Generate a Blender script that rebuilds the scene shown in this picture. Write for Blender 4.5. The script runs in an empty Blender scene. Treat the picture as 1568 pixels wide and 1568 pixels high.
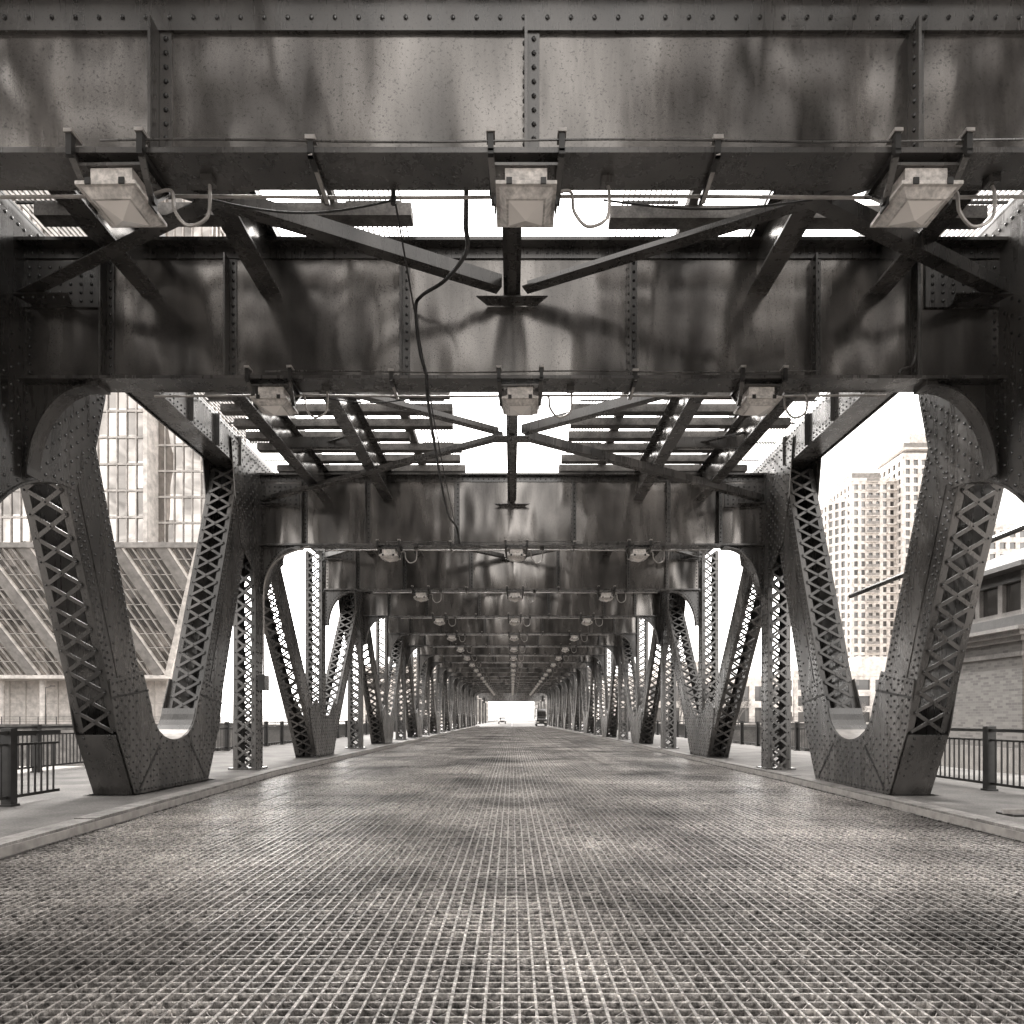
import bpy, math, random
import numpy as np
from mathutils import Vector, Matrix
random.seed(7)
H=1.3
sc=bpy.context.scene

# ---------------------------------------------------------------- materials
def tint(v):
    return (v*1.045, v*.98, v*.925, 1)
def gr(v): return (v,v,v,1)
def newmat(name):
    m=bpy.data.materials.new(name); m.use_nodes=True
    nt=m.node_tree; b=nt.nodes['Principled BSDF']
    return m,nt,b
def ramp(nt,fac,stops):
    r=nt.nodes.new('ShaderNodeValToRGB')
    e=r.color_ramp.elements
    e[0].position=stops[0][0]; e[0].color=stops[0][1]
    e[1].position=stops[-1][0]; e[1].color=stops[-1][1]
    for p,c in stops[1:-1]:
        n=e.new(p); n.color=c
    nt.links.new(fac,r.inputs[0]); return r.outputs[0]
def noise(nt,scale,detail=3,stretch=(1,1,1),rough=0.6):
    tc=nt.nodes.new('ShaderNodeNewGeometry')
    mp=nt.nodes.new('ShaderNodeMapping'); mp.inputs['Scale'].default_value=stretch
    n=nt.nodes.new('ShaderNodeTexNoise'); n.inputs['Scale'].default_value=scale
    n.inputs['Detail'].default_value=detail; n.inputs['Roughness'].default_value=rough
    nt.links.new(tc.outputs['Position'],mp.inputs[0]); nt.links.new(mp.outputs[0],n.inputs['Vector'])
    return n.outputs['Fac']
def bump(nt,b,fac,strength,dist,prev=None):
    bp=nt.nodes.new('ShaderNodeBump'); bp.inputs['Strength'].default_value=strength; bp.inputs['Distance'].default_value=dist
    nt.links.new(fac,bp.inputs['Height'])
    if prev is not None: nt.links.new(prev,bp.inputs['Normal'])
    nt.links.new(bp.outputs[0],b.inputs['Normal']); return bp.outputs[0]
def mixmul(nt,a,bv):
    m=nt.nodes.new('ShaderNodeMix'); m.data_type='RGBA'; m.blend_type='MULTIPLY'; m.inputs[0].default_value=1
    nt.links.new(a,m.inputs[6]); nt.links.new(bv,m.inputs[7]); return m.outputs[2]
def steel(name,lo,hi,r0=0.2,r1=0.5,wavy=0.5,spec=0.7,met=.2,simple=False,st=(.65,1.25),wd=.06):
    m,nt,b=newmat(name)
    b.inputs['Metallic'].default_value=met
    b.inputs['Specular IOR Level'].default_value=spec
    if simple:
        c1=ramp(nt,noise(nt,6,2),[(.3,tint(lo)),(.7,tint(hi))]); nt.links.new(c1,b.inputs['Base Color']); b.inputs['Roughness'].default_value=(r0+r1)/2
        return m
    strk=noise(nt,5,4,(1,1,.14),.7); fine=noise(nt,60,2)
    big=noise(nt,1.6,1,(1,1,.3))
    c1=ramp(nt,big,[(.3,tint(lo)),(.7,tint(hi))])
    c2=ramp(nt,strk,[(.25,gr(st[0])),(.5,gr(.95)),(.75,gr(st[1]))])
    c3=ramp(nt,fine,[(.28,gr(.4)),(.42,gr(1))])
    nt.links.new(mixmul(nt,mixmul(nt,c1,c2),c3),b.inputs['Base Color'])
    rr=ramp(nt,strk,[(.3,gr(r0)),(.7,gr(r1))])
    nt.links.new(rr,b.inputs['Roughness'])
    p=bump(nt,b,big,wavy,wd)
    bump(nt,b,fine,.15,.002,p)
    return m
def rough(name,lo,hi,scale=3,rgh=.85,fs=40,bs=.4,bd=.01,det=4):
    m,nt,b=newmat(name)
    c1=ramp(nt,noise(nt,scale,det),[(.3,tint(lo)),(.7,tint(hi))])
    f=noise(nt,fs,3); c2=ramp(nt,f,[(.3,gr(.6)),(.65,gr(1.1))])
    nt.links.new(mixmul(nt,c1,c2),b.inputs['Base Color']); b.inputs['Roughness'].default_value=rgh
    if bs: bump(nt,b,f,bs,bd)
    return m
M={}
M['web']=steel('painted_web_steel',.07,.26,.14,.27,1.0,1.0,.7,wd=.085,st=(.7,1.25))
M['steel']=steel('painted_steel',.03,.1,.2,.36,.3,1.0,.2)
M['dark']=steel('dark_steel',.01,.025,.3,.5,.2,.5,.1,True)
M['rivet']=steel('rivet_steel',.008,.02,.22,.3,.1,.9,.1,True)
M['pipe']=steel('galvanised',.22,.4,.3,.5,.1,.6,.3,True)
M['tie']=rough('timber_tie',.06,.22,4,.8,bs=0)
M['conc']=rough('concrete',.06,.16,1.2,.9,det=6)
M['kerb']=rough('kerb_concrete',.09,.3,3.5,.8,det=6)
M['ground']=rough('ground_concrete',.25,.38,.15,.9,3,0)
M['asph']=rough('asphalt',.06,.12,.6,.9,bs=0)
M['quay']=rough('quay_wall',.12,.3,.8,.9,10,0)
M['wallL']=rough('light_wall',.55,.7,.05,.85,1,0)
M['wallM']=rough('mid_wall',.2,.3,.05,.85,1,0)
M['mull']=rough('mullion',.35,.5,.05,.6,1,0)
M['stone']=rough('stone',.12,.22,2,.8)
M['slate']=rough('slate',.02,.05,5,.5)
M['bark']=rough('bark',.1,.2,5,.9,bs=0)
M['lamp']=rough('lamp_housing_paint',.4,.68,9,.4,30,.2)
M['black']=rough('black_rubber',.008,.015,6,.5,bs=0)
def grating():
    m,nt,b=newmat('road_grating_bar')
    c1=ramp(nt,noise(nt,.4,5),[(.34,tint(.1)),(.64,tint(.5))])
    c2=ramp(nt,noise(nt,26,4,(1,1,1),.8),[(.36,gr(.2)),(.5,gr(.8)),(.66,gr(1.9))])
    nt.links.new(mixmul(nt,c1,c2),b.inputs['Base Color'])
    b.inputs['Metallic'].default_value=.35; b.inputs['Roughness'].default_value=.34
    bump(nt,b,noise(nt,60,2),.6,.006); return m
M['grate']=grating()
M['under']=rough('grating_gap_dark',.012,.075,.7,.7,24,.6,.015,6)  # dark tone painted in for the dim depth between the open bars
def glassm(name,lo,hi,su,sv,met=.0,rg=.08,bs=.9,bd=1.5):
    m,nt,b=newmat(name)
    g=nt.nodes.new('ShaderNodeNewGeometry')
    mp=nt.nodes.new('ShaderNodeMapping'); mp.inputs['Scale'].default_value=(1/su,1/su,1/sv)
    fl=nt.nodes.new('ShaderNodeVectorMath'); fl.operation='FLOOR'
    wn=nt.nodes.new('ShaderNodeTexWhiteNoise'); wn.noise_dimensions='3D'
    nt.links.new(g.outputs['Position'],mp.inputs[0]); nt.links.new(mp.outputs[0],fl.inputs[0]); nt.links.new(fl.outputs[0],wn.inputs['Vector'])
    c=ramp(nt,wn.outputs['Value'],[(0,tint(lo)),(.6,tint((lo+hi)/2)),(1,tint(hi))])
    nt.links.new(c,b.inputs['Base Color']); b.inputs['Roughness'].default_value=rg; b.inputs['Metallic'].default_value=met
    b.inputs['Specular IOR Level'].default_value=.9
    if bs: bump(nt,b,noise(nt,.1,1),bs,bd)
    return m
M['glassT']=glassm('curtain_wall_glass',.16,.5,1.476,4.067,.85,.03,.7,1.6)
M['glassD']=glassm('window_glass_dark',.02,.12,3,3,bs=0)
M['carglass']=glassm('car_glass',.02,.04,5,5,bs=0)
m,nt,b=newmat('lamp_lens'); b.inputs['Base Color'].default_value=tint(.75); b.inputs['Roughness'].default_value=.15; b.inputs['Specular IOR Level'].default_value=.8
M['lens']=m
for nm,v in (('carW',.5),('carD',.04),('carG',.2)):
    m,nt,b=newmat('car_paint_'+nm); b.inputs['Base Color'].default_value=tint(v); b.inputs['Roughness'].default_value=.25; b.inputs['Coat Weight'].default_value=.6
    bump(nt,b,noise(nt,3,2),.05,.01); M[nm]=m
def brick():
    m,nt,b=newmat('brick')
    g=nt.nodes.new('ShaderNodeNewGeometry'); sx=nt.nodes.new('ShaderNodeSeparateXYZ'); nt.links.new(g.outputs['Position'],sx.inputs[0])
    ad=nt.nodes.new('ShaderNodeMath'); nt.links.new(sx.outputs[0],ad.inputs[0]); nt.links.new(sx.outputs[1],ad.inputs[1])
    cb=nt.nodes.new('ShaderNodeCombineXYZ'); nt.links.new(ad.outputs[0],cb.inputs[0]); nt.links.new(sx.outputs[2],cb.inputs[1])
    bt=nt.nodes.new('ShaderNodeTexBrick'); nt.links.new(cb.outputs[0],bt.inputs['Vector'])
    bt.inputs['Scale'].default_value=1; bt.inputs['Brick Width'].default_value=.22; bt.inputs['Row Height'].default_value=.075; bt.inputs['Mortar Size'].default_value=.006
    bt.inputs['Color1'].default_value=tint(.07); bt.inputs['Color2'].default_value=tint(.13); bt.inputs['Mortar'].default_value=tint(.12)
    nt.links.new(bt.outputs['Color'],b.inputs['Base Color']); b.inputs['Roughness'].default_value=.85
    return m
M['brick']=brick()
def water():
    m,nt,b=newmat('river_water'); b.inputs['Base Color'].default_value=tint(.05); b.inputs['Roughness'].default_value=.08
    bump(nt,b,noise(nt,1.5,3,(1,1,1)),.5,.1); return m
M['water']=water()

# ---------------------------------------------------------------- mesh builder
class MB:
    def __init__(s): s.v=[]; s.f=[]; s.m=[]; s.mats=[]
    def mi(s,k):
        if k not in s.mats: s.mats.append(k)
        return s.mats.index(k)
    def add(s,vs,fs,k):
        o=len(s.v); i=s.mi(k); s.v.extend(vs)
        for f in fs: s.f.append(tuple(o+a for a in f)); s.m.append(i)
    def hexa(s,p,k):
        s.add(p,[(0,3,2,1),(4,5,6,7),(0,1,5,4),(1,2,6,5),(2,3,7,6),(3,0,4,7)],k)
    def box(s,x0,x1,y0,y1,z0,z1,k):
        if x0>x1:x0,x1=x1,x0
        if y0>y1:y0,y1=y1,y0
        if z0>z1:z0,z1=z1,z0
        s.hexa([(x0,y0,z0),(x1,y0,z0),(x1,y1,z0),(x0,y1,z0),(x0,y0,z1),(x1,y0,z1),(x1,y1,z1),(x0,y1,z1)],k)
    def bar(s,p0,p1,w,t,k,side=None,w1=None):
        p0=Vector(p0);p1=Vector(p1);a=(p1-p0).normalized()
        if side is None:
            side=Vector((0,0,1)).cross(a)
            if side.length<1e-3: side=Vector((1,0,0))
        side=Vector(side); side=(side-a*side.dot(a)).normalized(); n=a.cross(side)
        if w1 is None: w1=w; t1=t
        else: t1=t*w1/w
        P=[]
        for p,ww,tt in ((p0,w,t),(p1,w1,t1)):
            for sa,sb in ((-1,-1),(1,-1),(1,1),(-1,1)):
                P.append(tuple(p+side*(sa*ww/2)+n*(sb*tt/2)))
        s.hexa(P,k)
    def prism(s,pts,fn,t0,t1,k):
        n=len(pts)
        vs=[fn(a,b,t0) for a,b in pts]+[fn(a,b,t1) for a,b in pts]
        fs=[tuple(range(n))[::-1],tuple(range(n,2*n))]+[(i,(i+1)%n,n+(i+1)%n,n+i) for i in range(n)]
        s.add(vs,fs,k)
    def rivet(s,p,n,r=.022,k='rivet'):
        p=Vector(p);n=Vector(n).normalized()
        a=n.orthogonal().normalized();b=n.cross(a)
        vs=[];N=6
        for rr,h in ((1,0),(.75,.55)):
            for i in range(N):
                t=2*math.pi*i/N
                vs.append(tuple(p+(a*math.cos(t)+b*math.sin(t))*r*rr+n*h*r))
        vs.append(tuple(p+n*r*.8))
        fs=[(i,(i+1)%N,N+(i+1)%N,N+i) for i in range(N)]+[(N+i,N+(i+1)%N,2*N) for i in range(N)]
        s.add(vs,fs,k)
    def rrow(s,p0,p1,pitch,n,r=.022):
        p0=Vector(p0);p1=Vector(p1);L=(p1-p0).length;c=max(1,int(L/pitch))
        for i in range(c+1): s.rivet(p0+(p1-p0)*(i/c),n,r)
    def tube(s,pts,r,k,N=8):
        pts=[Vector(p) for p in pts];rings=[]
        for i,p in enumerate(pts):
            a=(pts[min(i+1,len(pts)-1)]-pts[max(i-1,0)]).normalized()
            u=a.cross(Vector((.13,.31,.94))).normalized();w=a.cross(u)
            rings.append([tuple(p+(u*math.cos(2*math.pi*j/N)+w*math.sin(2*math.pi*j/N))*r) for j in range(N)])
        vs=[q for g in rings for q in g];fs=[]
        for i in range(len(pts)-1):
            for j in range(N):
                fs.append((i*N+j,i*N+(j+1)%N,(i+1)*N+(j+1)%N,(i+1)*N+j))
        s.add(vs,fs,k)
    def cyl(s,p0,p1,r,k,N=14,r1=None):
        p0=Vector(p0);p1=Vector(p1);a=(p1-p0).normalized();u=a.orthogonal().normalized();w=a.cross(u)
        r1=r if r1 is None else r1
        vs=[tuple(p+(u*math.cos(2*math.pi*j/N)+w*math.sin(2*math.pi*j/N))*q) for p,q in((p0,r),(p1,r1)) for j in range(N)]
        fs=[(j,(j+1)%N,N+(j+1)%N,N+j) for j in range(N)]+[tuple(range(N))[::-1],tuple(range(N,2*N))]
        s.add(vs,fs,k)
    def mesh(s,name):
        me=bpy.data.meshes.new(name); me.from_pydata([tuple(q) for q in s.v],[],s.f)
        for k in s.mats: me.materials.append(M[k])
        me.polygons.foreach_set('material_index',s.m); me.update(); return me
    def obj(s,name,parent=None,loc=None):
        o=bpy.data.objects.new(name,s.mesh(name)); sc.collection.objects.link(o)
        if parent: o.parent=parent
        if loc: o.location=loc
        return o
def empty(name):
    e=bpy.data.objects.new(name,None); sc.collection.objects.link(e); return e
def smooth(pts,n=6):
    out=[];P=[Vector(p) for p in pts];P=[P[0]*2-P[1]]+P+[P[-1]*2-P[-2]]
    for i in range(1,len(P)-2):
        for j in range(n):
            t=j/n;a,b,c,d=P[i-1:i+3]
            out.append(.5*((2*b)+(c-a)*t+(2*a-5*b+4*c-d)*t*t+(3*b-a-3*c+d)*t**3))
    out.append(P[-2]); return out

bridge=empty('steel_truss_bridge')
ZB=4.0+H; ZT=5.67+H
XI=5.87; XO=6.45
CZ0=5.42; CZ1=6.05

# ---------------------------------------------------------------- girders
def girder(d,x0,x1,stiff,near,first=False,name='floor_beam'):
    g=MB()
    g.box(x0,x1,d-.012,d+.012,ZB+.04,ZT-.04,'web')
    g.box(x0,x1,d-.175,d+.175,ZB,ZB+.038,'steel')
    g.box(x0,x1,d-.175,d+.175,ZT-.038,ZT,'steel')
    for sy in (-1,1):
        g.box(x0,x1,d+sy*.012,d+sy*.03,ZB+.042,ZB+.06,'steel')
    if first:
        g.box(x0,x1,d-.04,d-.0125,ZB+1.0,ZB+1.0+.32,'steel')
        g.box(x0,x1,d-.16,d-.04,ZB+1.31,ZB+1.33,'steel')
        g.rrow((x0,d-.04,ZB+1.09),(x1,d-.04,ZB+1.09),.17,(0,-1,0),.019)
    else:
        g.box(x0,x1,d-.035,d-.0125,ZT-.16,ZT-.04,'steel')
        if near: g.rrow((x0,d-.035,ZT-.1),(x1,d-.035,ZT-.1),.12,(0,-1,0),.017)
    for i,x in enumerate(stiff):
        top=ZT-.17 if not first else ZB+.998
        for sy in (-1,1):
            g.box(x-.01,x+.01,d+sy*.0125,d+sy*.15,ZB+.04,top,'steel')
            g.box(x+.012,x+.1,d+sy*.0125,d+sy*.026,ZB+.065,top,'steel')
        if near:
            g.rrow((x+.06,d-.026,ZB+.12),(x+.06,d-.026,top-.05),.1,(0,-1,0),.02)
            g.rrow((x-.012,d-.1,ZB+.12),(x-.012,d-.1,top-.05),.1,(-1,0,0),.018)
    if not first:
        for sx in (-1,1):
            xa,xb=sorted((sx*4.95,sx*(XI-.02)))
            g.prism([(xa,ZT-.2),(xb,ZT-.2),(xb,ZT-.75),(xa,ZT-.75)],lambda a,b,t:(a,t,b),d-.04,d-.0128,'steel')
            if near:
                for i in range(7):
                    for j in range(5):
                        g.rivet((xa+.08+i*(xb-xa-.16)/6,d-.04,ZT-.28-j*.1),(0,-1,0),.022)
                g.rrow((sx*(XI-.08),d-.0128,ZB+.15),(sx*(XI-.08),d-.0128,ZT-.8),.1,(0,-1,0),.022)
            # knee bracket
            X0,Z0=5.02,ZB-1.1; rx,rz=.74,1.06
            N=18; arc=[(sx*(X0+rx*math.sin(math.pi/2*i/N)),Z0+rz*math.cos(math.pi/2*i/N)) for i in range(N+1)]
            pts=[(sx*X0,ZB-.002)]+arc+[(sx*(XI-.002),Z0),(sx*(XI-.002),ZB-.002)]
            g.prism(pts,lambda a,b,t:(a,t,b),d-.015,d+.015,'steel')
            for i in range(N):
                a=Vector((arc[i][0],d,arc[i][1]));b=Vector((arc[i+1][0],d,arc[i+1][1]))
                e=(b-a)*.03
                g.bar(a-e,b+e,.22,.022,'steel',side=(0,1,0))
            g.box(sx*(X0-.12),sx*(X0+.02),d-.13,d+.13,ZB-.05,ZB-.003,'steel')
            if near:
                for q in range(1,N,1):
                    a=arc[q]; g.rivet((a[0]+sx*.05,d-.015,a[1]+.06),(0,-1,0),.018)
                g.rrow((sx*(XI-.05),d-.015,Z0+.05),(sx*(XI-.05),d-.015,ZB-.1),.1,(0,-1,0),.02)
    return g.obj(name,bridge)
girder(5.02,-9,9,[-4.9,-2.58,.1,2.9,5.2],True,True)
S2=[-4.87,-3.4,-1.32,1.4,3.6,4.8]
D=[8.24,16.0]+[21.5+5.5*i for i in range(17)]
for i,d in enumerate(D):
    girder(d,-XI+.01,XI-.01,S2,i<4)
girder(-3.0,-9,9,[-4.9,-2.58,.1,2.9,5.2],False,True)
DEND=D[-1]

# ---------------------------------------------------------------- trusses
def member(g,sx,p0,p1,w,near,pitch=.3,x0=XI,x1=XO,dense=False):
    A=Vector((0,p0[0],p0[1]));B=Vector((0,p1[0],p1[1]));u=(B-A).normalized();L=(B-A).length
    n=Vector((0,-u.z,u.y))
    if n.y>0: n=-n
    for x in (x0,x1):
        xx=sx*x
        c=Vector((xx,0,0))
        g.bar(A+c,B+c,w,.025,'steel',side=n)
        if near and x==x0:
            face=-sx
            f=Vector((face*.0125,0,0))
            for o in (-1,1):
                s0=A+c+n*(o*(w/2-.05)); s1=B+c+n*(o*(w/2-.05))
                g.rrow(s0+f,s1+f,.11,(face,0,0),.023)
                s0=A+c+n*(o*(w/2-.14)); s1=B+c+n*(o*(w/2-.14))
                g.rrow(s0+f+u*.06,s1+f-u*.06,.22 if not dense else .11,(face,0,0),.023)
            if dense:
                g.bar(A+c+f*1.3,B+c+f*1.3,w-.5,.012,'steel',side=n)
                f2=f*1.3+Vector((face*.006,0,0))
                for q in (-.12,.12): g.rrow(A+c+n*q+f2,B+c+n*q+f2,.25,(face,0,0),.021)
    for o in (1,-1):
        off=n*(o*(w/2+.006))
        for x,s in ((x0,1),(x1,-1)):
            c=Vector((sx*(x+s*.04),0,0))
            g.bar(A+c+off,B+c+off,.1,.012,'steel',side=(1,0,0))
        xa=sx*(x0+.05);xb=sx*(x1-.05)
        off2=n*(o*(w/2+.018))
        k=int(L/pitch)
        for i in range(k):
            q0=A+u*(i*L/k)+off2;q1=A+u*((i+1)*L/k)+off2
            g.bar(q0+Vector((xa,0,0)),q1+Vector((xb,0,0)),.055,.01,'steel',side=(0,u.y,u.z))
            q0=q0+n*o*.011;q1=q1+n*o*.011
            g.bar(q0+Vector((xb,0,0)),q1+Vector((xa,0,0)),.055,.01,'steel',side=(0,u.y,u.z))
            if near and o==1:
                g.rivet(q0+Vector((xa,0,0))+n*.006,n,.018);g.rivet(q0+Vector((xb,0,0))+n*.006,n,.018)
                g.rivet((q0+q1)/2+Vector(((xa+xb)/2,0,0))+n*.006,n,.015)
def yz(sx,off=0): return lambda a,b,t:(sx*t,a,b+H)
def plates(g,sx,pts,pad=.0):
    for x in ((XI-.032,XI-.014),(XO+.014,XO+.032)):
        g.prism(pts,yz(sx),x[0],x[1],'steel')
def inpoly(p,poly):
    c=False;n=len(poly)
    for i in range(n):
        a=poly[i];b=poly[i-1]
        if (a[1]>p[1])!=(b[1]>p[1]) and p[0]<(b[0]-a[0])*(p[1]-a[1])/(b[1]-a[1])+a[0]: c=not c
    return c
def rgrid(g,sx,poly,pitch,x):
    n=len(poly)
    for i in range(n):
        a=Vector(poly[i]);b=Vector(poly[(i+1)%n])
        e=(b-a)
        if e.length<1e-4: continue
        nn=Vector((-e.y,e.x)).normalized()
        mid=(a+b)/2
        if not inpoly(tuple(mid+nn*.06),poly): nn=-nn
        k=max(1,int(e.length/pitch))
        for j in range(k):
            q=a+e*((j+.5)/k)+nn*.06
            if inpoly((q.x,q.y),poly): g.rivet((sx*x,q.x,q.y+H),(-sx,0,0))
def rfill(g,sx,poly,pitch,x,test):
    xs=[p[0] for p in poly];zs=[p[1] for p in poly]
    a=min(xs);r=0
    while a<max(xs):
        b=min(zs)+(r%2)*pitch/2;r+=1
        while b<max(zs):
            if test(a,b) and all(inpoly((a+q,b+w),poly) for q,w in ((0,0),(-.09,0),(.09,0),(0,.09),(0,-.09))): g.rivet((sx*x,a,b+H),(-sx,0,0))
            b+=pitch
        a+=pitch*.6
def arc2(cx,cz,rx,rz,t0,t1,n=10):
    return [(cx+rx*math.cos(math.radians(t0+(t1-t0)*i/n)),cz+rz*math.sin(math.radians(t0+(t1-t0)*i/n))) for i in range(n+1)]
for sx in (-1,1):
    g=MB()
    for x in (XI+.02,XO-.02):
        g.box(sx*x-.015,sx*x+.015,4.6,DEND+.4,CZ0+H,CZ1+H,'steel')
    g.box(sx*XI,sx*XO,4.6,DEND+.4,CZ1+.002+H,CZ1+.03+H,'steel'); g.box(sx*(XI+.04),sx*(XO-.04),4.6,DEND+.4,CZ0+.03+H,CZ0+.05+H,'steel')
    for z in (CZ0+.05,CZ0+.14,CZ1-.06): g.rrow((sx*(XI+.005),8.5,z+H),(sx*(XI+.005),22,z+H),.13,(-sx,0,0),.019)
    y=10.3
    while y<15: 
        g.box(sx*(XI-.07),sx*(XI+.004),y-.008,y+.008,CZ0+H,CZ1+H,'steel'); y+=1.1
    sl=.37
    member(g,sx,(10.6,-.05+H),(10.6-sl*5.2,5.2+H),.86,True,dense=True)
    member(g,sx,(13.2,-.05+H),(13.2+sl*5.2,5.2+H),.86,True,dense=True)
    base=[(10.62,-1.18),(10.12,-.15),(9.95,.55),(10.85,.75)]+arc2(11.9,.25,.8,.62,185,355,12)+[(12.95,.75),(13.85,.55),(13.68,-.15),(13.18,-1.18)]
    plates(g,sx,base)
    rgrid(g,sx,base,.11,XI-.032); rfill(g,sx,base,.17,XI-.032,lambda a,b:b<-.25 or abs(a-11.9)>1.15)
    ar=arc2(11.9,.25,.79,.61,185,355,16)
    for i in range(16):
        a=ar[i];b=ar[i+1]
        g.bar((sx*(XI+XO)/2,a[0],a[1]+H-.01),(sx*(XI+XO)/2,b[0],b[1]+H-.01),XO-XI+.02,.02,'pipe' if 4<i<12 else 'steel',side=(1,0,0))
    g.bar((sx*(XI+XO)/2,10.6,-1.18+H),(sx*(XI+XO)/2,10.16,-.25+H),XO-XI,.03,'steel',side=(1,0,0)); g.box(sx*XI,sx*XO,13.2,13.25,-1.18+H,-.25+H,'dark')
    nrm=Vector((0,-.93,-.44)).normalized()
    for q in (.1,.48):
        g.rrow((sx*(XI+q),10.57,-1.1+H),(sx*(XI+q),10.16,-.3+H),.12,(0,-.9,-.43),.024)
    g.box(sx*(XI-.12),sx*(XO+.1),10.45,13.35,-1.24+H,-1.18+H,'steel')
    for a,b in (((10.75,-1.1),(11.35,-.45)),((13.05,-1.1),(12.45,-.45)),((10.0,.3),(11.0,.45)),((13.8,.3),(12.8,.45))):
        g.bar((sx*(XI-.036),a[0],a[1]+H),(sx*(XI-.036),b[0],b[1]+H),.035,.01,'dark',side=(0,0,1))
    n2=[(6.2,5.9),(9.9,5.9),(9.85,4.6),(9.6,3.7),(9.15,3.05)]+arc2(9.0,.55,1.9,2.5,95,165,14)+[(6.9,-.2),(6.2,-.2)]
    plates(g,sx,n2)
    rgrid(g,sx,n2,.1,XI-.032); rfill(g,sx,n2,.2,XI-.032,lambda a,b:b<5 and a>7)
    ar=arc2(9.0,.55,1.91,2.51,95,165,14)
    for i in range(14):
        a=ar[i];b=ar[i+1]; g.bar((sx*(XI+XO)/2,a[0],a[1]+H-.02),(sx*(XI+XO)/2,b[0],b[1]+H-.02),XO-XI+.12,.03,'steel',side=(1,0,0))
    member(g,sx,(6.55,.02),(6.55,1.6),.66,False)
    for i,d in enumerate(D[1:]):
        near=i<2
        topnode=(i%2==0)
        member(g,sx,(d,.05),(d,5.2+H),.42,near,pitch=.3,x0=XI+.04,x1=XO-.04)
        if topnode:
            gp=[(d-1.75,5.9),(d-1.5,4.6),(d-1.25,3.8),(d-.55,3.35)]+arc2(d,2.75,.42,.3,150,30,5)+[(d+.75,3.5),(d+1.5,3.9),(d+1.9,5.0),(d+1.9,5.9)]
            plates(g,sx,gp)
            if i<3: rgrid(g,sx,gp,.12,XI-.032); rfill(g,sx,gp,.2,XI-.032,lambda a,b:True)
            g.box(sx*(XI-.06),sx*(XO+.06),d-.3,d+.3,0.0,.16,'steel')
            if d+5.5<=DEND+.1:
                b=d+5.5
                member(g,sx,(d+.3,4.7+H),(b-.75,-.9+H),.6,near,pitch=.34)
            if i>0:
                b=d-5.5
                member(g,sx,(b+.75,-.9+H),(d-.3,4.7+H),.6,i<3,pitch=.34)
        else:
            gp=[(d-.95,-1.2),(d-1.5,-.35),(d-1.7,.3),(d-1.0,.6),(d-.35,.1),(d+.35,.1),(d+1.0,.6),(d+1.7,.3),(d+1.5,-.35),(d+.95,-1.2)]
            plates(g,sx,gp)
            if i<3: rgrid(g,sx,gp,.12,XI-.032); rfill(g,sx,gp,.2,XI-.032,lambda a,b:True)
    g.obj('truss',bridge)
    if sx==1:
        g=MB(); g.tube([(7.2,14.6,2.6+H),(8.0,10.3,3.0+H)],.05,'steel'); g.obj('diagonal_brace',bridge)

# ---------------------------------------------------------------- upper floor
g=MB()
Y0=-12;Y1=DEND+.3
for x in (-4.35,-2.9,2.95,4.4):
    for ya,yb in ((Y0,4.2),(5.04,Y1)):
        g.box(x-.012,x+.012,ya,yb,5.13+H,5.70+H,'web'); g.box(x-.12,x+.12,ya,yb,5.1+H,5.128+H,'steel'); g.box(x-.12,x+.12,ya,yb,5.70+H,5.73+H,'steel')
g.box(-.05,.05,5.1,Y1,4.97+H,5.1+H,'steel'); g.box(-.1,.1,5.1,Y1,5.102+H,5.12+H,'steel')
g.obj('stringers',bridge)
g=MB()
def angle(p0,p1):
    g.bar(p0,p1,.15,.015,'steel',side=Vector((0,0,1)).cross(Vector(p1)-Vector(p0)))
    a=(Vector(p1)-Vector(p0)).normalized();s=Vector((0,0,1)).cross(a)*.068
    up=Vector((0,0,.07))
    g.bar(Vector(p0)+s+up,Vector(p1)+s+up,.14,.015,'steel',side=(0,0,1))
zb=5.0+H
def plateh(x,y,rx,ry,z):
    pts=[(x-rx,y-ry),(x+rx,y-ry),(x+rx*.7,y+ry),(x-rx*.7,y+ry)]
    g.prism(pts,lambda a,b,t:(a,b,t),z,z+.012,'steel')
    for q in (-.7,-.35,0,.35,.7): g.rivet((x+rx*q,y-ry*.4,z),(0,0,-1),.018)
for sx in (-1,1):
    angle((sx*.15,8.0,zb),(sx*5.8,5.2,zb)); angle((sx*5.75,8.05,zb-.03),(sx*.15,5.2,zb-.03))
    angle((sx*5.75,8.45,zb),(sx*.2,12.05,zb)); angle((sx*5.75,15.8,zb),(sx*.2,12.25,zb))
for i in range(1,len(D)-1):
    a,b=D[i],D[i+1]
    for sx in (-1,1):
        angle((sx*5.75,a+.2,zb-.03),(sx*.2,b-.25,zb-.03)); angle((sx*.2,a+.25,zb),(sx*5.75,b-.2,zb))
g.box(-.3,.3,12.0,12.3,zb-.06,zb-.045,'steel')
for i in range(3):
    for j in range(3): g.rivet((-.12+.12*i,12.05+.1*j,zb-.06),(0,0,-1),.02)
for d in D:
    plateh(0,d-.12,.42,.09,zb-.06)
    for sx in (-1,1): plateh(sx*5.5,d-.15,.34,.12,zb-.06)
for k,(a,b) in enumerate([(5.02,8.24),(8.24,16)]+list(zip(D[1:-1],D[2:]))):
    for f in ((.5,) if b-a<7 else (.33,.67)):
        y=a+(b-a)*f
        for x0,x1 in ((-4.34,-2.91),(2.96,4.39)):
            g.box(x0,x1,y-.05,y+.05,5.3+H,5.5+H,'steel')
            g.bar((x0,y+.5,5.4+H),(x1,y-.5,5.4+H),.08,.02,'steel')
g.obj('lateral_bracing',bridge)
g=MB()
y=Y0
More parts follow.
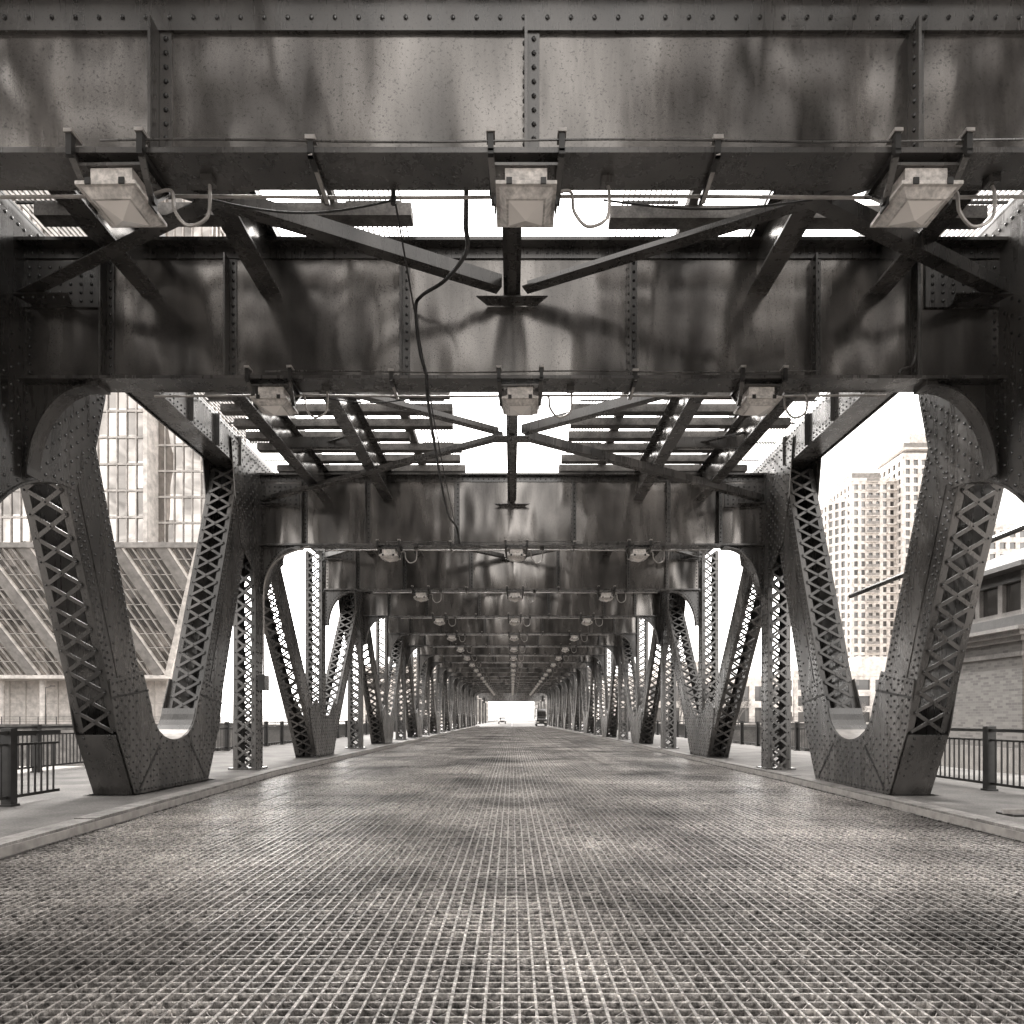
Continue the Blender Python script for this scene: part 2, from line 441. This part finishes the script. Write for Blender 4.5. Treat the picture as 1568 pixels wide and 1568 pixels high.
while y<Y1:
    for sx in (-1,1):
        j=random.uniform(-.03,.03);xa=1.12+random.uniform(-.05,.05)
        g.box(sx*(xa if random.random()<.7 else 2.1),sx*(5.45 if random.random()<.7 else 4.8),y+j,y+j+.19,5.735+H,5.88+H,'tie')
    y+=.62
for sx in (-1,1):
    for x in (2.1,5.1):
        g.box(sx*x-.08,sx*x+.08,Y0,Y1,5.885+H,6.0+H,'tie')
    for x in (2.92,4.37):
        g.box(sx*x-.035,sx*x+.035,Y0,Y1,5.885+H,6.04+H,'dark')
g.obj('track_ties',bridge)
g=MB()
for sx in (-1,1):
    for xa,xb in ((1.3,1.95),(5.25,5.8)):
        x=xa
        while x<xb:
            g.box(sx*x-.007,sx*x+.007,Y0,Y1,6.045+H,6.075+H,'pipe'); x+=.06
        y=Y0
        while y<Y1: 
            g.box(sx*xa,sx*xb,y,y+.03,6.02+H,6.044+H,'steel'); y+=1.0
g.obj('walkway_grating',bridge)

# ---------------------------------------------------------------- road grating
def kx(sx,y):
    if sx<0: return 4.68 if y<5.5 else (4.68+(y-5.5)*.066 if y<15.5 else 5.34)
    return 5.32 if y<6 else (5.32+(y-6)*.04 if y<14 else 5.64)
g=MB()
RX0,RX1=-5.35,5.65
def flat(x0,x1,y0,y1,zt,k='grate'):
    zb=-.035
    g.add([(x0,y0,zb),(x1,y0,zb),(x1,y1,zb),(x0,y1,zb),(x0,y0,zt),(x1,y0,zt),(x1,y1,zt),(x0,y1,zt)],[(4,5,6,7),(0,1,5,4),(1,2,6,5),(2,3,7,6),(3,0,4,7)],k)
P=.078
nx=int((RX1-RX0)/P)
for i in range(nx+1): 
    x=RX0+i*P+random.uniform(-.0015,.0015); w=.0065+random.uniform(-.0015,.0015); flat(x-w,x+w,-8,DEND+.5,random.uniform(-.004,.0) if i%6 else .004)
y=-8
j=0
while y<DEND+.5:
    w=.006+random.uniform(-.001,.001); q=random.uniform(-.002,.002)
    flat(RX0,RX1,y+q-w,y+q+w,-.005+random.uniform(-.003,.002) if j%6 else .002); y+=P; j+=1
ny=int(10/P)
for i in range(nx):
    for j in range(ny):
        if random.random()<.08: continue
        x=RX0+i*P;y=1.5+j*P
        s=(i+j)%2
        xa,xb=(x+.006,x+P-.006) if s else (x+P-.006,x+.006)
        w=.003+random.uniform(-.001,.001); zz=-.01-random.uniform(0,.012)
        g.add([(xa-w,y,zz),(xa+w,y,zz),(xb+w,y+P,zz),(xb-w,y+P,zz)],[(0,1,2,3)],'grate')
g.obj('deck_grating',bridge)
g=MB(); g.add([(RX0,-8,-.04),(RX1,-8,-.04),(RX1,DEND+.5,-.04),(RX0,DEND+.5,-.04)],[(0,1,2,3)],'under')  # added dark sheet, stands in for the dim river seen through the grating
g.obj('dark_underlay',bridge)
g=MB()
def slab(sx,f0,f1,y0,y1,z0,z1,k):
    P=[(sx*f0(y0),y0),(sx*f1(y0),y0),(sx*f1(y1),y1),(sx*f0(y1),y1)]
    g.hexa([(a,b,z0) for a,b in P]+[(a,b,z1) for a,b in P],k)
for sx in (-1,1):
    ys=[-8,-5.5,-2.5,.5,3]+([5.5,8,10.5,13,15.5] if sx<0 else [6,8,10,12,14])
    while ys[-1]<DEND: ys.append(ys[-1]+3)
    for a,b in zip(ys[:-1],ys[1:]):
        dz=random.uniform(-.008,.008);o=random.uniform(0,.01)
        slab(sx,lambda y:kx(sx,y)+.012+o,lambda y:kx(sx,y)+.27,a+.006,b-.006,-.1,.13+dz,'kerb')
        slab(sx,lambda y:kx(sx,y)-.008,lambda y:kx(sx,y)+.003,a,b,-.1,.1,'pipe')
        slab(sx,lambda y:kx(sx,y)-.035,lambda y:kx(sx,y)-.009,a,b,-.1,.012,'steel')
        slab(sx,lambda y:kx(sx,y)+.275,lambda y:10.6,a,b,-.3,.12,'conc')
g.obj('sidewalk',bridge)
g=MB()
for sx in (-1,1):
    g.box(sx*10.6,sx*10.66,18,DEND,-1.2,.2,'steel')
g.box(-10.5,10.5,24,DEND-20,-1.1,-.35,'dark')
g.obj('deck_fascia',bridge)

def railing(x,y0,y1,name):
    g=MB();zt=1.13;z0=.12
    g.box(x-.035,x+.035,y0,y1,zt-.05,zt,'dark'); g.box(x-.02,x+.02,y0,y1,zt-.2,zt-.17,'dark'); g.box(x-.02,x+.02,y0,y1,z0+.1,z0+.14,'dark')
    y=y0
    while y<=y1+.01:
        g.box(x-.07,x+.07,y-.06,y+.06,z0,zt+.04,'dark'); g.box(x-.09,x+.09,y-.08,y+.08,z0,z0+.03,'dark'); y+=2.0
    y=y0+.13
    while y<y1:
        g.box(x-.01,x+.01,y-.01,y+.01,z0+.14,zt-.17,'dark'); y+=.13
    g.obj(name)
railing(-6.75,3.2,10.2,'railing'); railing(7.8,5.2,17.2,'railing')
railing(-10.4,3,99,'railing'); railing(10.4,21,99,'railing')
g=MB()
g.box(6.0,6.35,8.2,8.5,.121,.145,'dark'); g.box(5.95,6.4,8.3,8.32,.145,.2,'pipe'); g.obj('drain_cover',None)

# ---------------------------------------------------------------- lamps
def lampmesh():
    g=MB()
    for s in (-1,1):
        g.box(s*.25-.02,s*.25+.02,-.23,-.18,-.03,.12,'dark'); g.box(s*.25-.03,s*.25+.03,-.24,-.12,.1,.125,'pipe')
        g.box(s*.25-.02,s*.25+.02,-.23,.2,-.05,-.012,'dark')
        g.bar((s*.25,-.2,-.03),(s*.225,-.02,-.22),.045,.02,'steel',side=(1,0,0))
        g.bar((s*.25,.18,-.03),(s*.225,.0,-.22),.045,.02,'steel',side=(1,0,0))
        g.cyl((s*.18,-.01,-.22),(s*.25,-.01,-.22),.03,'dark',8)
    g.box(-.24,.24,-.16,.16,-.075,-.055,'steel')
    g.box(-.15,.15,-.14,.14,-.18,-.08,'lamp')
    def frus(z0,a0,z1,a1,k):
        p=[(-a0,-a0,z0),(a0,-a0,z0),(a0,a0,z0),(-a0,a0,z0)]; q=[(-a1,-a1,z1),(a1,-a1,z1),(a1,a1,z1),(-a1,a1,z1)]
        g.hexa(p+q,k)
    frus(-.225,.21,-.18,.15,'lamp'); frus(-.25,.215,-.225,.215,'lamp'); frus(-.3,.14,-.251,.19,'lamp')
    a=.125; g.add([(-a,-a,-.301),(a,-a,-.301),(a,a,-.301),(-a,a,-.301),(0,0,-.355)],[(0,1,4),(1,2,4),(2,3,4),(3,0,4)],'lens')
    for s in (-1,1): g.box(s*.216,s*.23,-.05,.05,-.27,-.21,'dark')
    for s in (-1,1):
        g.box(s*.12-.02,s*.12+.02,-.225,-.215,-.255,-.21,'dark')
    pts=smooth([(.17,.05,-.13),(.33,.05,-.1),(.36,.05,-.25),(.46,.05,-.36),(.6,.05,-.3),(.62,.05,-.12),(.6,.08,.0)],6)
    g.tube(pts,.013,'pipe',6)
    g.box(.56,.65,.02,.1,-.05,-.0,'steel')
    return g.mesh('floodlight_mesh')
LM=lampmesh()
for d in [5.02]+D:
    for x in (-2.85,.1,2.95):
        o=bpy.data.objects.new('bridge_floodlight',LM); sc.collection.objects.link(o); o.location=(x,d,ZB-.002)
        o.rotation_euler=(0,0,random.uniform(-.03,.03))
g=MB()
for d in [5.02]+D[:8]:
    g.tube([(x,d+.2,ZB-.03+.006*math.sin(x*1.7)) for x in np.linspace(-4.4,4.6,30)],.014,'pipe',6)
    if d<17:
        g.tube([(x,d-.19,ZB+.07+.01*math.sin(x*2.1)) for x in np.linspace(-2.9,3.6,24)],.008,'steel',6)
    for x in (-1.42,1.45):
        g.box(x-.02,x+.02,d-.2,d-.178,ZB-.05,ZB+.1,'dark'); g.box(x-.018,x+.018,d-.2,d+.26,ZB-.05,ZB-.02,'dark'); g.box(x-.035,x+.035,d-.21,d-.15,ZB+.07,ZB+.1,'pipe')
        g.bar((x,d-.2,ZB-.03),(x+.01,d+.22,ZB-.06),.03,.02,'pipe')
g.tube(smooth([(4.55,8.06,ZB+.05),(4.6,8.1,ZB+.12),(4.75,8.12,ZB+.2),(4.8,8.13,ZB+.5),(4.8,8.13,ZB+1.3)],5),.015,'steel',6)
g.obj('conduit',bridge)
g=MB()
g.tube(smooth([(-.35,5.25,4.05+H),(-.36,5.35,3.85+H),(-.4,5.9,4.0+H),(-.75,7.6,4.85+H),(-1.05,7.98,4.92+H),(-1.14,8.12,4.85+H),(-1.1,8.17,4.4+H),(-1.02,8.15,4.1+H),(-1.0,8.03,3.98+H),(-1.02,8.4,3.82+H),(-1.15,11,3.85+H),(-1.25,13.5,4.0+H),(-1.25,15.4,4.3+H),(-1.2,15.75,4.02+H)],8),.02,'black')
g.obj('hanging_cable')
g=MB()
g.tube([(-.9+(-.3)*t,5.2+10.5*t,4.0+H-.18*math.sin(math.pi*t)) for t in np.linspace(0,1,30)],.008,'black')
g.cyl((-.9,5.2,ZB-.1),(-.9,5.2,ZB+.1),.02,'black')
g.obj('hanging_cable')
for xa,xb,sag,d0 in ((-2.3,-.9,.1,5.25),(.7,2.3,.07,5.25),(-2.4,-1.1,.08,8.45)):
    g=MB(); g.tube([(xa+(xb-xa)*t,d0,ZB-.03-sag*math.sin(math.pi*t)) for t in np.linspace(0,1,20)],.008,'black'); g.obj('hanging_cable')
g=MB(); g.box(-5.83,-5.7,15.75,16.1,1.95,2.3,'steel'); g.box(-5.84,-5.69,15.74,15.76,1.94,2.31,'dark')
g.tube(smooth([(-5.76,15.9,2.3),(-5.76,15.9,3.6),(-5.6,15.6,4.5),(-5.2,15.5,4.95),(-4.6,15.55,5.2)],6),.02,'pipe')
g.obj('electrical_box')

# ---------------------------------------------------------------- ground + river
g=MB()
prof=[(-3000,-.3),(23,-.3),(23.01,-9),(93,-9),(93.01,-.3),(6000,-.3)]
vs=[]
for y,z in prof: vs+= [(-4000,y,z),(4000,y,z)]
for i in range(5): g.add([vs[2*i],vs[2*i+1],vs[2*i+3],vs[2*i+2]],[(0,1,2,3)],'quay' if i in(1,3) else 'ground')
g.obj('ground')
g=MB(); g.add([(-1500,23,-5.5),(1500,23,-5.5),(1500,93,-5.5),(-1500,93,-5.5)],[(0,1,2,3)],'water'); g.obj('river_water')
g=MB(); g.box(-8,8,DEND+.5,700,-.29,-.02,'asph'); g.box(-8,8,-120,-8.01,-.29,-.02,'asph')
for sx in(-1,1): g.box(sx*8.0,sx*12,DEND+.5,700,-.29,.12,'conc')
g.obj('road')
g=MB()
for k in range(30): g.add([(-.08,DEND+4+k*9,-.015),(.08,DEND+4+k*9,-.015),(.08,DEND+8+k*9,-.015),(-.08,DEND+8+k*9,-.015)],[(0,1,2,3)],'wallL')
g.obj('road_marking')
g=MB()
g.box(-400,-10.7,93.02,93.4,-.3,.5,'conc'); g.box(10.7,400,93.02,93.4,-.3,.5,'conc'); 
g.obj('river_wall')
def farail(xa,xb):
    g=MB()
    for z in (.9,1.2,1.5): g.box(xa,xb,94,94.05,z-.02,z+.02,'dark')
    x=xa
    while x<xb: g.box(x-.04,x+.04,93.98,94.06,.1,1.55,'dark'); x+=2.5
    g.obj('riverwalk_railing')
farail(-110,-11); farail(11,140)

# ---------------------------------------------------------------- buildings
def facade(g,O,u,w,z0,z1,nx,nz,pier,span,proud,kw,kg):
    u=Vector((u[0],u[1],0)).normalized(); n=Vector((u.y,-u.x,0)); O=Vector((O[0],O[1],0))
    a=O;b=O+u*w
    g.add([tuple(a+Vector((0,0,z0))),tuple(b+Vector((0,0,z0))),tuple(b+Vector((0,0,z1))),tuple(a+Vector((0,0,z1)))],[(0,1,2,3)],kg)
    for i in range(nx+1):
        p=O+u*(w*i/nx)+n*(proud/2)
        g.bar(p+Vector((0,0,z0)),p+Vector((0,0,z1)),pier,proud,kw,side=u)
    for j in range(nz+1):
        z=z0+(z1-z0)*j/nz
        p=O+n*(proud/2-.03)+Vector((0,0,z))
        g.bar(p,p+u*w,span,proud-.06,kw,side=(0,0,1))
T=empty('glass_office_tower')
g=MB()
zt=150;zb_=28;YF=122
facade(g,(-118,105),(1,0),62,zb_,zt,42,30,.12,.3,.25,'mull','glassT')
facade(g,(-56,108),(1,0),8.5,zb_,zt,6,30,.12,.3,.25,'mull','glassT')
facade(g,(-47.5,108),(0,1),YF-108,zb_,zt,9,30,.12,.3,.25,'mull','glassT')
g.box(-56.3,-55.7,104.6,108.2,zb_,zt,'wallL')
g.box(-72.4,-71.9,104.5,105,zb_,zt,'wallL')
g.box(-118,-47.6,108.3,YF,zt,zt+.5,'wallM')
g.box(-118,-117.5,105.2,YF,zb_,zt,'wallM')
g.box(-118,-47.6,YF-.5,YF,zb_,zt,'wallM')
g.box(-118,-47.6,108.4,YF-.6,zb_,zb_+.3,'dark')
g.obj('tower',T)
g=MB()
def quadp(a,b,c,d,k): g.add([a,b,c,d],[(0,1,2,3)],k)
zl=8.5
SY=9
quadp((-118,105+SY,zl),(-57,105+SY,zl),(-47.5,104.8,zb_),(-118,104.8,zb_),'glassT')
quadp((-57,105+SY,zl),(-57,YF-2,zl),(-47.5,YF,zb_),(-47.5,104.8,zb_),'glassT')
def onp(x,t,o=0):
    return Vector((x,104.8+(SY+.2)*t-.25-o,zb_-(zb_-zl)*t))
for i in range(12):
    x=-124+i*7.0
    for wd,dx,k in ((1.7,0,'wallM'),(.35,1.2,'wallL'),(.14,2.6,'mull'),(.14,3.9,'mull'),(.14,5.2,'mull')):
        a=onp(x+dx,0);b=onp(x+dx+9.5,1)
        if b.x>-57.3:
            t=( -47.8-(x+dx))/(9.5+9.5)
            if t<=0.05: continue
            b=onp(x+dx+9.5*t,t)
        g.bar(a,b,wd,.35,k,side=(1,0,0))
for j in range(1,9):
    t=j/9; p=onp(-118,t,-.1); q=onp(-47.8-9.5*t,t,-.1)
    g.bar(p,q,.1,.1,'mull',side=(0,0,1))
g.bar(onp(-47.6,0),onp(-57.1,1),.9,.5,'wallL',side=(1,0,0))
g.box(-118,-47.3,104.3,105.2,zb_-.7,zb_+.1,'wallM')
g.box(-118,-56.8,105+SY-.4,YF+8,zl-.6,zl,'wallL')
g.obj('tapered_base',T)
g=MB()
facade(g,(-118,122),(1,0),63,-.2,8,22,2,.15,.15,.2,'lamp','wallL')
for i in range(9):
    x=-116+i*7.2; g.cyl((x,117,-.2),(x,117,zl-.6),.55,'wallL',16)
g.obj('lobby',T)

A=empty('apartment_tower')
g=MB()
def block(x0,x1,y0,y1,z1,nx,ny,nz,pier=.9,span=.9,kw='wallL'):
    facade(g,(x0,y0),(1,0),x1-x0,0,z1,nx,nz,pier,span,.5,kw,'glassD')
    facade(g,(x0,y1),(0,-1),y1-y0,0,z1,ny,nz,pier,span,.5,kw,'glassD')
    g.box(x0-.4,x1+.2,y0-.5,y1,z1+.4,z1+1.6,kw); g.box(x0+.3,x1,y0+.1,y1,z1,z1+.5,kw)
block(118,133,238,262,83,6,9,28,1.1,1.1)
block(133.5,150,234,262,90,6,9,30,1.2,1.1)
facade(g,(113.5,246),(.6,-.8),9,0,78,4,26,.9,.9,.5,'wallL','glassD')
facade(g,(113.5,262),(0,-1),16,0,78,6,26,.9,.9,.5,'wallL','glassD')
g.box(113.5,118,246,262,78,79.5,'wallL')
g.box(136,148,238,255,91.6,97,'wallM'); g.box(139,146,240,252,97,101,'wallL'); g.box(134.5,149.2,236.5,256,94.2,94.8,'wallL')
g.box(120,130,242,255,84.5,88,'wallM')
for k in range(28):
    z=3+k*83/28
    g.box(122.4,126.8,236.4,237.5,z,z+.2,'wallL'); g.box(122.4,126.8,236.3,236.4,z+.2,z+1.1,'wallM')
    g.box(129.5,133.4,236.2,237.5,z,z+.25,'wallL')
    if k<27: g.box(139.5,144.5,232.4,233.5,z,z+.2,'wallL'); g.box(139.5,144.5,232.3,232.4,z+.2,z+1.1,'wallM')
g.obj('tower',A)
def bldg(name,x0,x1,y0,y1,z1,nx,ny,nz,kw,kg,pier,span):
    global g
    e=empty(name); g=MB()
    facade(g,(x0,y0),(1,0),x1-x0,-.3,z1,nx,nz,pier,span,.4,kw,kg)
    if x0>0: facade(g,(x0,y1),(0,-1),y1-y0,-.3,z1,ny,nz,pier,span,.4,kw,kg)
    if x0<0: facade(g,(x1,y0),(0,1),y1-y0,-.3,z1,ny,nz,pier,span,.4,kw,kg)
    g.obj('walls',e)
    g=MB(); g.box(x0-.5,x1+.5,y0-.5,y1+.5,z1+.1,z1+1.4,kw); g.box(x0+(x1-x0)*.3,x0+(x1-x0)*.6,y0+3,y0+(y1-y0)*.6,z1+1.4,z1+5,kw); g.obj('roof',e)
bldg('office_building',142,190,205,245,58,16,14,17,'wallL','glassD',1.2,1.5)
bldg('low_building',22,60,150,200,9,10,14,2,'wallL','glassD',1.2,1.4)
bldg('low_building',66,120,160,220,11,12,14,3,'wallL','glassD',1.2,1.4)
bldg('brick_building',14,50,260,420,16,8,30,4,'wallM','glassD',1.4,1.4)
bldg('brick_building',-52,-15,240,420,18,8,30,5,'wallL','glassD',1.4,1.4)

B=empty('bridge_tender_house')
hx0,hx1,hy0,hy1=13.4,19.5,18.0,22.6
g=MB(); g.box(hx0,hx1,hy0,hy1,-.3,3.55,'brick'); g.box(hx0-.1,hx1+.1,hy0-.1,hy1+.1,-.3,.5,'stone')
g.box(hx0-.06,hx1+.06,hy0-.06,hy1+.06,2.95,3.07,'stone')
g.obj('walls',B)
g=MB()
for z,o,h in ((3.35,.12,.13),(3.48,.26,.13),(3.61,.4,.1)): g.box(hx0-o,hx1+o,hy0-o,hy1+o,z,z+h-.003,'stone')
g.obj('cornice',B)
g=MB(); g.box(hx0+.3,hx1-.3,hy0+.3,hy1-.3,3.7,4.1,'slate')
g.box(hx0+.5,hx1-.5,hy0+.5,hy1-.5,4.1,5.3,'carglass')
for i in range(7):
    x=hx0+.42+i*(hx1-hx0-.84)/6; g.box(x-.09,x+.09,hy0+.38,hy0+.498,4.1,5.3,'stone')
for i in range(5):
    y=hy0+.42+i*(hy1-hy0-.84)/4; g.box(hx0+.38,hx0+.498,y-.09,y+.09,4.102,5.3,'stone')
g.box(hx0+.36,hx1-.36,hy0+.36,hy1-.36,5.05,5.32,'slate')
g.box(hx0+.37,hx1-.37,hy0+.37,hy1-.37,4.05,4.25,'stone')
g.obj('control_cabin',B)
g=MB(); g.box(hx0-.1,hx1+.1,hy0-.1,hy1+.1,5.32,5.45,'slate')
p=[(hx0,hy0,5.45),(hx1,hy0,5.45),(hx1,hy1,5.45),(hx0,hy1,5.45),(hx0+1.6,hy0+1.6,6.3),(hx1-1.6,hy0+1.6,6.3),(hx1-1.6,hy1-1.6,6.3),(hx0+1.6,hy1-1.6,6.3)]
g.hexa(p,'slate'); g.obj('roof',B)
g=MB(); g.box(hx0+2,hx0+3.1,hy0-.06,hy0+.02,.8,2.2,'carglass')
g.box(hx0+1.9,hx0+3.2,hy0-.1,hy0-.0,.66,.8,'stone'); g.obj('windows',B)

def tree(seed,h):
    rnd=random.Random(seed); g=MB()
    def br(p,d,L,r,lv):
        q=p+d*L; g.bar(p,q,r*2,r*2,'bark',w1=r*1.4)
        if lv==0: return
        for i in range(3 if lv>1 else 4):
            nd=(d+Vector((rnd.uniform(-1,1),rnd.uniform(-1,1),rnd.uniform(-.2,.7)))*.75).normalized()
            br(p+d*L*rnd.uniform(.6,1),nd,L*rnd.uniform(.6,.85),r*.62,lv-1)
    br(Vector((0,0,0)),Vector((0,0,1)),h*.3,h*.014,5)
    return g.mesh('bare_tree_mesh')
TM=[tree(3,8),tree(5,7)]
rt=random.Random(1)
for x,y in [(24,98),(33,100),(43,99),(52,102),(62,98),(72,101),(84,99),(96,102),(108,100),(11,138),(-11,145)]:
    o=bpy.data.objects.new('bare_tree',TM[rt.randint(0,1)]); sc.collection.objects.link(o); o.location=(x,y,-.3); o.rotation_euler=(0,0,rt.uniform(0,6)); s=rt.uniform(.6,.85); o.scale=(s,s,s)

def slamp(x,y):
    g=MB(); g.cyl((0,0,0),(0,0,6),.09,'dark',8,.05); g.cyl((0,0,0),(0,0,.6),.18,'dark',8); g.bar((0,0,5.9),(.9,0,6.2),.05,.05,'dark'); g.box(.7,1.3,-.12,.12,6.12,6.24,'dark')
    g.obj('street_lamp',None,(x,y,-.3))
for x,y in ((-30,97),(-66,97),(-80,97),(30,97),(90,97),(-10.6,118),(10.6,135)): slamp(x,y)

def car(name,x,y,paint,rot=0,van=False):
    e=empty(name); e.location=(x,y,-.02); e.rotation_euler=(0,0,rot)
    L=4.6 if not van else 6.5
    body=[(0,.35),(.05,.75),(.9,.95),(1.5,1.0),(3.6,1.02),(4.5,.95),(4.6,.5),(4.55,.3)] if not van else [(0,.4),(.1,1.2),(.7,1.35),(.9,1.5),(6.4,1.5),(6.5,.5),(6.4,.35)]
    roof=[(.95,.96),(1.7,1.42),(3.0,1.46),(3.9,1.03)] if not van else [(.8,1.501),(1.2,2.6),(1.6,2.9),(6.45,2.9),(6.45,1.501)]
    g=MB(); g.prism(body,lambda a,b,t:(t,a,b),-.88,.88,paint); o=g.obj('body',e); bv=o.modifiers.new('b','BEVEL'); bv.width=.07; bv.segments=2
    g=MB(); g.prism(roof,lambda a,b,t:(t,a,b),-.74,.74,'carglass' if not van else paint)
    if not van: g.box(-.68,.68,1.75,2.98,1.44,1.475,paint)
    else: g.box(-.7,.7,.86,1.0,1.6,2.4,'carglass')
    g.obj('cabin',e)
    g=MB()
    for wx in (-.8,.8):
        for wy in (.85,L-1): g.cyl((wx-.1,wy,.33),(wx+.1,wy,.33),.33,'black'); g.cyl((wx-.11,wy,.33),(wx+.11,wy,.33),.17,'pipe')
    g.obj('wheels',e)
    g=MB()
    for s in (-1,1): g.box(s*.62-.17,s*.62+.17,-.02,.08,.62,.78,'lens')
    g.box(-.4,.4,-.02,.05,.45,.65,'black'); g.obj('lights',e)
car('car',-2.4,165,'carG'); car('box_truck',4.9,113,'carD',0,True)
def signal(x,y):
    g=MB(); g.cyl((0,0,0),(0,0,5),.09,'dark',8); g.bar((0,0,4.7),(-math.copysign(2.6,x),0,4.9),.07,.07,'dark')
    for px,pz in ((0,3.4),(-math.copysign(2.5,x),4.6)):
        g.box(px-.17,px+.17,-.25,-.05,pz-.5,pz+.5,'black')
        for k in range(3): g.cyl((px,-.3,pz-.32+.32*k),(px,-.25,pz-.32+.32*k),.11,'carD',10)
    g.obj('traffic_light',None,(x,y,0))
signal(7.6,114); signal(-7.6,126)
g=MB()
for k in range(5):
    y=DEND+14+k*16
    for s in (-1,1): g.box(s*7.3-.25,s*7.3+.25,y-.25,y+.25,0,5.6,'steel')
    g.box(-7.6,7.6,y-.2,y+.2,5.9,6.9,'steel')
for x in (-4.35,-2.9,2.95,4.4): g.box(x-.15,x+.15,DEND+.5,DEND+80,6.4,7.0,'steel')
y=DEND+.6
while y<DEND+80:
    g.box(1.1,5.4,y,y+.25,7.03,7.2,'tie'); g.box(-5.4,-1.1,y,y+.25,7.03,7.2,'tie'); y+=.9
g.obj('elevated_railway')

# ---------------------------------------------------------------- light
w=bpy.data.worlds.new('World'); sc.world=w; w.use_nodes=True; nt=w.node_tree
bg=nt.nodes['Background']; sky=nt.nodes.new('ShaderNodeTexSky'); sky.sky_type='NISHITA'; sky.sun_disc=False
EL=math.radians(46); AZ=math.radians(-25)
sky.sun_elevation=EL; sky.sun_rotation=AZ; sky.air_density=1.5; sky.dust_density=4
bw=nt.nodes.new('ShaderNodeRGBToBW'); nt.links.new(sky.outputs[0],bw.inputs[0])
tc=nt.nodes.new('ShaderNodeTexCoord'); mp=nt.nodes.new('ShaderNodeMapping'); mp.inputs['Scale'].default_value=(1,1,2.5); ns=nt.nodes.new('ShaderNodeTexNoise'); ns.inputs['Scale'].default_value=2.6; ns.inputs['Detail'].default_value=5
nt.links.new(tc.outputs['Generated'],mp.inputs[0]); nt.links.new(mp.outputs[0],ns.inputs['Vector'])
K=7.0
cr=ramp(nt,ns.outputs['Fac'],[(.38,(.42,.405,.39,1)),(.64,(1.55,1.5,1.445,1))])
cc=nt.nodes.new('ShaderNodeMix'); cc.data_type='RGBA'; cc.blend_type='MULTIPLY'; cc.inputs[0].default_value=1
nt.links.new(bw.outputs[0],cc.inputs[6]); nt.links.new(cr,cc.inputs[7])
vm=nt.nodes.new('ShaderNodeVectorMath'); vm.operation='SCALE'; vm.inputs['Scale'].default_value=K
nt.links.new(cc.outputs[2],vm.inputs[0]); nt.links.new(vm.outputs[0],bg.inputs[0])
bg.inputs[1].default_value=.15
sd=bpy.data.lights.new('sun','SUN'); sd.energy=5; sd.angle=math.radians(.5); sd.color=(1,.97,.94)
so=bpy.data.objects.new('sun',sd); sc.collection.objects.link(so)
v=Vector((math.sin(AZ)*math.cos(EL),math.cos(AZ)*math.cos(EL),math.sin(EL)))
so.rotation_euler=v.to_track_quat('Z','Y').to_euler()

cd=bpy.data.cameras.new('camera'); co=bpy.data.objects.new('camera',cd); sc.collection.objects.link(co); sc.camera=co
co.location=(0,0,H); co.rotation_euler=(math.radians(90),0,0)
cd.sensor_width=36; cd.lens=24.1; cd.shift_y=.2015; cd.clip_start=.05; cd.clip_end=8000
sc.view_settings.view_transform='Standard'; sc.view_settings.look='None'; sc.view_settings.exposure=0
